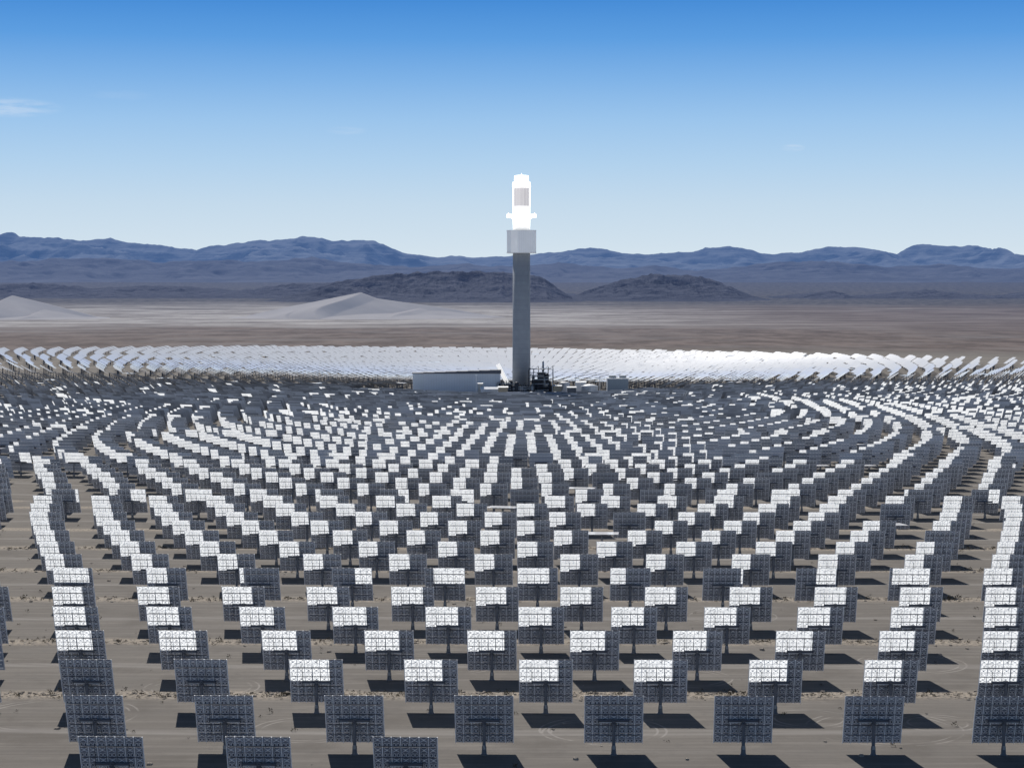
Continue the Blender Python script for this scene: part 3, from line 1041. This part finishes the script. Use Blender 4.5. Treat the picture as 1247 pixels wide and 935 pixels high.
gal = MB().lathe([(8.0, tz(266.5)), (9.2, tz(266)), (9.2, tz(262.5)), (8.0, tz(262))], 40, 0).build('gallery', SHIELD_GLOW, tower)
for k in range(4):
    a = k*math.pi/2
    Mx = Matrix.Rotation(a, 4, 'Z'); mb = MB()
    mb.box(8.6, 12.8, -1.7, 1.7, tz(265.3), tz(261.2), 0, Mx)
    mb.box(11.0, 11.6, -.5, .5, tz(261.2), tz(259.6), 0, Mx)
    mb.build('service_boom', SHIELD_GLOW, tower)
MB().lathe([(.35, tz(214.4)), (.2, tz(211.8))], 8, 0).build('lightning_rod', SHIELD_GLOW, tower)
door = MB().box(-2, 2, -8.35, -7.6, 0, 5).build('door', M['steel'], tower)

# ------------------------------------------------------------------ plant round the foot of the tower
wall_blue = cladding_mat('hall_cladding', (.58, .63, .70), 2.2)
roof_dark = plain('hall_roof', (.10, .11, .14), .6)
white_pnt = plain('white_paint', (.80, .80, .79), .5, 0, .06, .2)
tank_mat = plain('tank_jacket', (.55, .57, .60), .4, .2, .08, .15)
pipe_mat = plain('insulated_pipe', (.60, .61, .62), .35, .4, .1, .5)
dark_steel = plain('structural_steel', (.055, .060, .072), .55, .2, .25, .4)
tan_pnt = plain('tan_paint', (.42, .36, .27), .6)


def X_at(x): return (x-623.5)/F*TY


# turbine and condenser hall left of the tower
hall = tag(empty('turbine_hall', (X_at(557), TY-18, 0)), 'long blue grey industrial hall with a dark roof left of the tower', 'building')
L2 = 75/2.0
w = MB().box(-L2, L2, -9, 9, 0, 21.6).build('wall', wall_blue, hall)
mb = MB()
for k in range(8):
    xa, xb = -L2-.6+k*(75+1.2)/8, -L2-.6+(k+1)*(75+1.2)/8
    rise = min(k, 7)*.34
    mb.box(xa, xb-.05, -9.5, 9.5, 21.6, 22.3+rise)
rf = mb.build('roof', roof_dark, hall)
MB().box(-L2+.2, -L2+8.4, -9.35, -9.003, .2, 21.3).build('end_bay', cladding_mat('bay_cladding', (.56, .62, .68), 1.4), hall)
for x in (-16, 12, 26): MB().box(x-2.6, x+2.6, -9.2, -9.003, 0, 5.5).build('roller_door', M['box_grey'], hall)
# heat exchanger structure: open steel frame with vessels, pipes and platforms
def process_frame(name, loc, label, W, Dp, H, floors, cols, seed, cat='steel structure'):
    rd = random.Random(seed)
    root = tag(empty(name, loc), label, cat)
    mb = MB()
    for i in range(cols+1):
        for j in range(3):
            x, y = -W/2+W*i/cols, -Dp/2+Dp*j/2
            hh = H*rd.uniform(.72, 1.08)
            mb.box(x-.28, x+.28, y-.28, y+.28, 0, hh)
    for i in range(cols):
        for k in range(floors):
            z = H*(k+.5)/floors
            x = -W/2+W*i/cols
            mb.bar((x, -Dp/2, z), (x+W/cols, -Dp/2, z+H/floors*.8), .22)
    mb.build('steel_frame', dark_steel, root)
    MB().box(-W*.36, W*.33, -Dp*.2, Dp*.4, .5, H*.62).build('boiler_casing', dark_steel, root)
    MB().box(-W*.14, W*.2, -Dp*.3, Dp*.3, H*.62+.01, H*.84).build('upper_casing', dark_steel, root)
    for k in range(floors):
        z = H*(k+.75)/floors
        mb = MB(); mb.box(-W/2*rd.uniform(.8, 1.05), W/2*rd.uniform(.7, 1.05), -Dp/2, Dp/2, z-.18, z)
        for q in range(7):
            xx = -W/2+W*q/6; mb.box(xx-.05, xx+.05, -Dp/2-.05, -Dp/2+.05, z+.002, z+1.2)
        mb.build('platform', dark_steel, root)
    for k in range(9):
        x = rd.uniform(-W*.42, W*.42); r = rd.uniform(.9, 2.3); zb = rd.uniform(0, H*.5); hh = rd.uniform(4, 9)
        MB().lathe([(r*.3, zb), (r, zb+r*.5), (r, zb+hh), (r*.3, zb+hh+r*.5)], 14, 0, 'z', (x, rd.uniform(-Dp*.4, Dp*.1), 0)).build('vessel', pipe_mat if k % 4 == 0 else dark_steel, root, True)
    mb = MB()
    for k in range(9):
        z = rd.uniform(2, H*.95); r = rd.uniform(.18, .45)
        y = -Dp/2+rd.uniform(-.9, -.4)
        mb.lathe([(r, -W*rd.uniform(.2, .5)), (r, W*rd.uniform(.1, .5))], 8, 0, 'x', (0, y, z))
    mb.build('pipework', pipe_mat, root)
    return root


process_frame('steam_generator', (TX+16.5, TY-22, 0), 'dark open steel frame with vessels and pipes right of the tower foot', 21, 12, 27, 5, 5, 3)
process_frame('salt_pump_rack', (TX-13, TY-24, 0), 'dark pipe rack with small vessels left of the tower foot', 16, 9, 15, 4, 4, 9)
process_frame('pipe_rack', (TX+1.5, TY-34, 0), 'low dark rack of pipework in front of the tower foot', 19, 6, 13, 3, 5, 17)

# white covered conveyor leaning against the tower, brightened by emission for mirror glare
st = tag(empty('pipe_gallery', (TX-15, TY-12, 0)), 'bright white sloping pipe gallery beside the tower foot', 'pipe gallery')
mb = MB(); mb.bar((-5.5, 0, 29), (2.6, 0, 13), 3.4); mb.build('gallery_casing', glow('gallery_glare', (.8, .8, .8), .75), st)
mb = MB(); mb.bar((-4, .4, 0), (-4, .4, 25), .6); mb.bar((0, .4, 0), (0, .4, 17), .6); mb.bar((-4, .4, 4), (0, .4, 15), .4); mb.build('support_leg', dark_steel, st)


def tank(name, loc, r, h, label, mat, dome=.18):
    root = tag(empty(name, loc), label, 'tank')
    MB().lathe([(r, 0), (r, h)], 40, 0, cap=False).build('tank_shell', mat, root, True)
    MB().lathe([(r+.15, h), (r+.15, h+.25), (r*.7, h+r*dome*.55), (r*.35, h+r*dome*.88), (.4, h+r*dome)], 40, 0).build('tank_roof', white_pnt, root, True)
    mb = MB()
    for k in range(24):
        a, b = R(200+k*3), R(200+(k+1)*3); z, zz = h*k/24, h*(k+1)/24
        mb.v += [((r+e)*math.cos(q), (r+e)*math.sin(q), g) for q, g in ((a, z), (b, zz)) for e in (.05, 1.0)]
        n = len(mb.v)-4; mb.f.append((n, n+1, n+3, n+2)); mb.m.append(0)
    mb.build('stair', dark_steel, root)
    return root


tank('cold_salt_tank', (X_at(716.5), TY-30, 0), 7.2, 10.8, 'low tank with a domed white roof between the steel frame and dark box', tank_mat, .3)
tank('hot_salt_tank', (X_at(687), TY-8, 0), 4.6, 12.8, 'pale storage tank just right of the steel frame', tank_mat, .25)

# air cooled condenser block at the right
acc = tag(empty('cooling_block', (X_at(750), TY-30, 0)), 'dark boxy cooling building with a pale rim at the right', 'building')
MB().box(-8.8, 8.8, -7, 7, 3.4, 17.4).build('casing', cladding_mat('condenser_casing', (.20, .25, .30), 1.8), acc)
MB().box(-9.4, 9.4, -7.6, 7.6, 17.4, 18.3).build('roof_deck', white_pnt, acc)
for x in (-7.6, 0, 7.6):
    for y in (-6, 6): MB().box(x-.5, x+.5, y-.5, y+.5, 0, 3.4).build('leg', dark_steel, acc)
MB().box(-9.2, -8.81, -6.5, 6.5, 4, 17.2).build('end_wall', white_pnt, acc)
mb = MB()
for x in (-4.4, 4.4): mb.lathe([(3.2, 18.3), (3.0, 19.4), (3.3, 20.2)], 20, 0, 'z', (x, 0, 0))
mb.build('fan_stack', M['box_grey'], acc)


def shed(name, x, dy, w, d, h, mat, label, roof=None):
    root = tag(empty(name, (X_at(x), TY+dy, 0)), label, 'shed')
    MB().box(-w/2, w/2, -d/2, d/2, 0, h).build('wall', mat, root)
    mb = MB()
    n = len(mb.v); e = .4; rh = w*.12
    mb.v += [(-w/2-e, -d/2-e, h), (w/2+e, -d/2-e, h), (w/2+e, 0, h+rh), (-w/2-e, 0, h+rh), (-w/2-e, d/2+e, h), (w/2+e, d/2+e, h)]
    mb.f += [(0, 1, 2, 3), (3, 2, 5, 4), (0, 3, 4), (1, 5, 2), (0, 4, 5, 1)]; mb.m += [0]*5
    mb.build('roof', roof or white_pnt, root)
    MB().box(-w*.15, w*.15, -d/2-.1, -d/2-.003, 0, min(3.4, h*.8)).build('door', M['box_grey'], root)
    return root


shed('equipment_shed', 678, -34, 6.5, 6, 11.5, tan_pnt, 'tan shed beside the steel frame')
shed('equipment_shed', 694.5, -40, 7.5, 6, 10.5, M['steel'], 'dark shed between the tan shed and the domed tank')
shed('equipment_shed', 708, 12, 9, 6, 12.5, white_pnt, 'white shed behind the domed tank')
shed('guard_hut', 613, -60, 8, 5, 11.5, tan_pnt, 'small tan hut with a white roof in front of the pipe rack')
shed('warehouse', 597, -48, 15, 6, 9.5, wall_blue, 'low pale roofed warehouse before the hall', M['rib'])
shed('equipment_shed', 586, -44, 4, 4, 14.0, M['box_grey'], 'narrow grey cabin against the hall front')
def mast(x, dy, h):
    root = tag(empty('light_mast', (X_at(x), TY+dy, 0)), MASTS[x], 'mast', 'light masts on the plant pad')
    MB().lathe([(.32, 0), (.16, h)], 8, 0, 'z').build('pole', M['bracket'], root)
    MB().box(-1.1, 1.1, -.25, .25, h+.01, h+.5).build('lamp_head', M['bracket'], root)


MASTS = {581: 'light mast in front of the right half of the hall', 672: 'light mast at the right edge of the steel frame', 728: 'light mast left of the dark cooling block', 700: 'light mast between the frame and the domed tank'}
for x_, dy_, h_ in ((581, -46, 21.0), (672, -30, 25.0), (728, -40, 19.0), (700, -20, 20.0)): mast(x_, dy_, h_)
stk = tag(empty('vent_stack', (X_at(661), TY-16, 0)), 'slim grey vent stack rising above the dark steel frame', 'stack')
MB().lathe([(1.0, 0), (.8, 32)], 14, 0).build('stack_shell', pipe_mat, stk, True)
MB().lathe([(1.3, 24), (1.3, 24.4)], 14, 0).build('platform', dark_steel, stk)
# gravel pad under the plant, as a sheet above the ground
mb = MB(); mb.lathe([(104, 0.0), (104, .035)], 96, 0); pad = mb.build('plant_pad', plain('pad_gravel', (.30, .285, .27), .95, 0, .2, .05), None, False, (TX, TY, .004))
tag(pad, kind='structure')
# ring road round the pad
mb = MB()
for k in range(96):
    a, b = 2*math.pi*k/96, 2*math.pi*(k+1)/96
    p = lambda r, t: (r*math.cos(t), r*math.sin(t), .045)
    mb.quad(p(92, a), p(100, a), p(100, b), p(92, b))
rr = mb.build('ring_road', plain('road_grey', (.42, .40, .375), .9, 0, .12, .05), None, False, (TX, TY, .004)); tag(rr, kind='structure')


# ------------------------------------------------------------------ bushes and stones in the scrub strips
def scrub_mesh(name, count, stone, seed, mats, label, cat):
    rd = np.random.default_rng(seed)
    V_, F_, MI = [], [], []; off = 0
    for _ in range(count):
        s = SCRUB[int(rd.integers(0, 5))] if rd.random() < .86 else None
        X0 = rd.uniform(-1, 1)
        rr_ = (s if s else rd.uniform(940, 1390))+rd.normal(0, 2.0)
        d0 = TY-rr_
        x, y = X0*d0*.28, d0
        if not s and rd.random() < .5: continue
        if math.hypot(x, y) > 800: continue
        size = (abs(rd.normal(.0, .22))+.12) if stone else (abs(rd.normal(0, .30))+.32)
        if stone:
            k = 7
            a = np.arange(k)*2*np.pi/k
            r0 = size*rd.uniform(.8, 1.4, k)
            ring = np.stack([x+r0*np.cos(a), y+r0*np.sin(a), np.full(k, 0.0)], -1)
            ring2 = np.stack([x+r0*.75*np.cos(a+.3), y+r0*.75*np.sin(a+.3), size*rd.uniform(.4, .8, k)], -1)
            top = np.array([[x, y, size*.85]])
            v = np.concatenate([ring, ring2, top])
            f = [(i, (i+1) % k, k+(i+1) % k, k+i) for i in range(k)]+[(k+i, k+(i+1) % k, 2*k) for i in range(k)]
        else:
            nl = 22
            v, f = [], []
            for q in range(nl):
                a, e = rd.uniform(0, 2*np.pi), rd.uniform(.1, 1.4)
                dr = np.array([np.cos(a)*np.cos(e), np.sin(a)*np.cos(e), np.sin(e)])
                c = np.array([x, y, .04])+dr*size*rd.uniform(.35, 1.0)
                u = np.cross(dr, rd.normal(size=3)); u /= np.linalg.norm(u)+1e-6
                l = size*rd.uniform(.22, .4)
                n_ = len(v); v += [c-u*l*.5, c+dr*l, c+u*l*.5]; f.append((n_, n_+1, n_+2))
            v = np.array(v)
        V_ += v.tolist(); F_ += [tuple(i+off for i in q) for q in f]; MI += [0]*len(f); off += len(v)
    me = bpy.data.meshes.new(name); me.from_pydata(V_, [], F_); me.materials.append(mats); me.update()
    o = link(bpy.data.objects.new(name, me))
    return tag(o, label, cat, kind='stuff')


scrub_mesh('desert_scrub', 2600, False, 3, plain('dry_scrub', (.085, .075, .05), .9, 0, .4, .8), 'small dry bushes in the rough strips between rows', 'scrub')
scrub_mesh('stones', 3600, True, 4, plain('desert_stone', (.33, .285, .235), .9, 0, .25, .6), 'loose tan stones along the rough strips between rows', 'stones')

# ------------------------------------------------------------------ light
w = bpy.data.worlds.new('World'); sc.world = w; w.use_nodes = True
w.node_tree.nodes.clear()
t = NT(w.node_tree)
out = t.n('ShaderNodeOutputWorld')
sky = t.n('ShaderNodeTexSky'); sky.sky_type = 'NISHITA'; sky.sun_disc = False
sky.sun_elevation = SUN_EL; sky.sun_rotation = SUN_AZ % (2*math.pi)
sky.altitude = 1500; sky.air_density = 1.0; sky.dust_density = .6; sky.ozone_density = 1.5
tc = t.n('ShaderNodeTexCoord')
d = tc.outputs['Generated']
s = t.n('ShaderNodeSeparateXYZ', inp={0: d})
dx, dy, dz = s.outputs[0], s.outputs[1], s.outputs[2]
ramp = t.n('ShaderNodeValToRGB')
el = ramp.color_ramp.elements
stops = [(0.0, (214, 228, 238)), (.05, (209, 225, 237)), (.205, (196, 218, 236)), (.357, (177, 209, 237)), (.51, (156, 197, 236)), (.66, (128, 179, 231)), (.81, (94, 158, 224)), (1.0, (60, 133, 211))]
el[0].position = 0.0; el[0].color = (*srgb(*stops[0][1]), 1)
el[1].position = 1.0; el[1].color = (*srgb(*stops[-1][1]), 1)
for p_, c_ in stops[1:-1]:
    e = el.new(p_); e.color = (*srgb(*c_), 1)
t.t.links.new(t.math('DIVIDE', t.math('SUBTRACT', dz, .018), .136), ramp.inputs[0])
# thin cirrus low in the sky
az = t.math('ARCTAN2', dx, dy)
cn = t.noise(t.combine(t.math('MULTIPLY', az, 55.0), t.math('MULTIPLY', dz, 330.0)), 1.0, 5.0, .6)
def wisp(a0, z0_, wa, wz, gain):
    e = t.math('ADD', t.math('POWER', t.math('DIVIDE', t.math('SUBTRACT', az, a0), wa), 2.0), t.math('POWER', t.math('DIVIDE', t.math('SUBTRACT', dz, z0_), wz), 2.0))
    return t.math('MULTIPLY', t.math('MULTIPLY', t.smooth(e, 1.0, 0.0), t.smooth(cn, .32, .62)), gain)
cl = wisp(-.252, .0915, .032, .0055, .34)
cl = t.math('ADD', cl, wisp(-.195, .0985, .018, .003, .05))
cl = t.math('ADD', cl, wisp(-.083, .0825, .012, .0025, .12))
cl = t.math('ADD', cl, wisp(.141, .0735, .007, .0022, .3), 0, True)
low = t.mix(cl, ramp.outputs[0], srgb(226, 234, 244))
nish = t.n('ShaderNodeVectorMath', operation='SCALE', inp={0: sky.outputs[0], 'Scale': .055}).outputs[0]
fin = t.mix(t.smooth(dz, .16, .34), low, nish)
bg = t.n('ShaderNodeBackground', inp={'Color': fin, 'Strength': 1.0})
t.t.links.new(bg.outputs[0], out.inputs[0])

sl = bpy.data.lights.new('sun', 'SUN'); sl.energy = 4.1; sl.angle = R(.53); sl.color = (1.0, .965, .91)
so = link(bpy.data.objects.new('sun', sl)); so.rotation_euler = SUN.to_track_quat('Z', 'Y').to_euler(); so.location = (0, 0, 300)

# ------------------------------------------------------------------ camera and render settings
cam = bpy.data.cameras.new('camera'); cam.sensor_width = 36.0; cam.lens = F/1247*36.0
cam.clip_start = 1.0; cam.clip_end = 120000.0
co = link(bpy.data.objects.new('camera', cam)); co.location = (0, 0, CAMH); co.rotation_euler = (R(90-2.565), 0, 0)
sc.camera = co
sc.view_settings.view_transform = 'Standard'; sc.view_settings.look = 'None'; sc.view_settings.exposure = 0.0; sc.view_settings.gamma = 1.0
sc.render.engine = 'CYCLES'
sc.cycles.caustics_reflective = False; sc.cycles.caustics_refractive = False
sc.cycles.use_light_tree = True
sc.cycles.max_bounces = 5; sc.cycles.diffuse_bounces = 2; sc.cycles.glossy_bounces = 3
sc.cycles.use_denoising = True
sc.cycles.sample_clamp_indirect = 4.0
sc.render.film_transparent = False
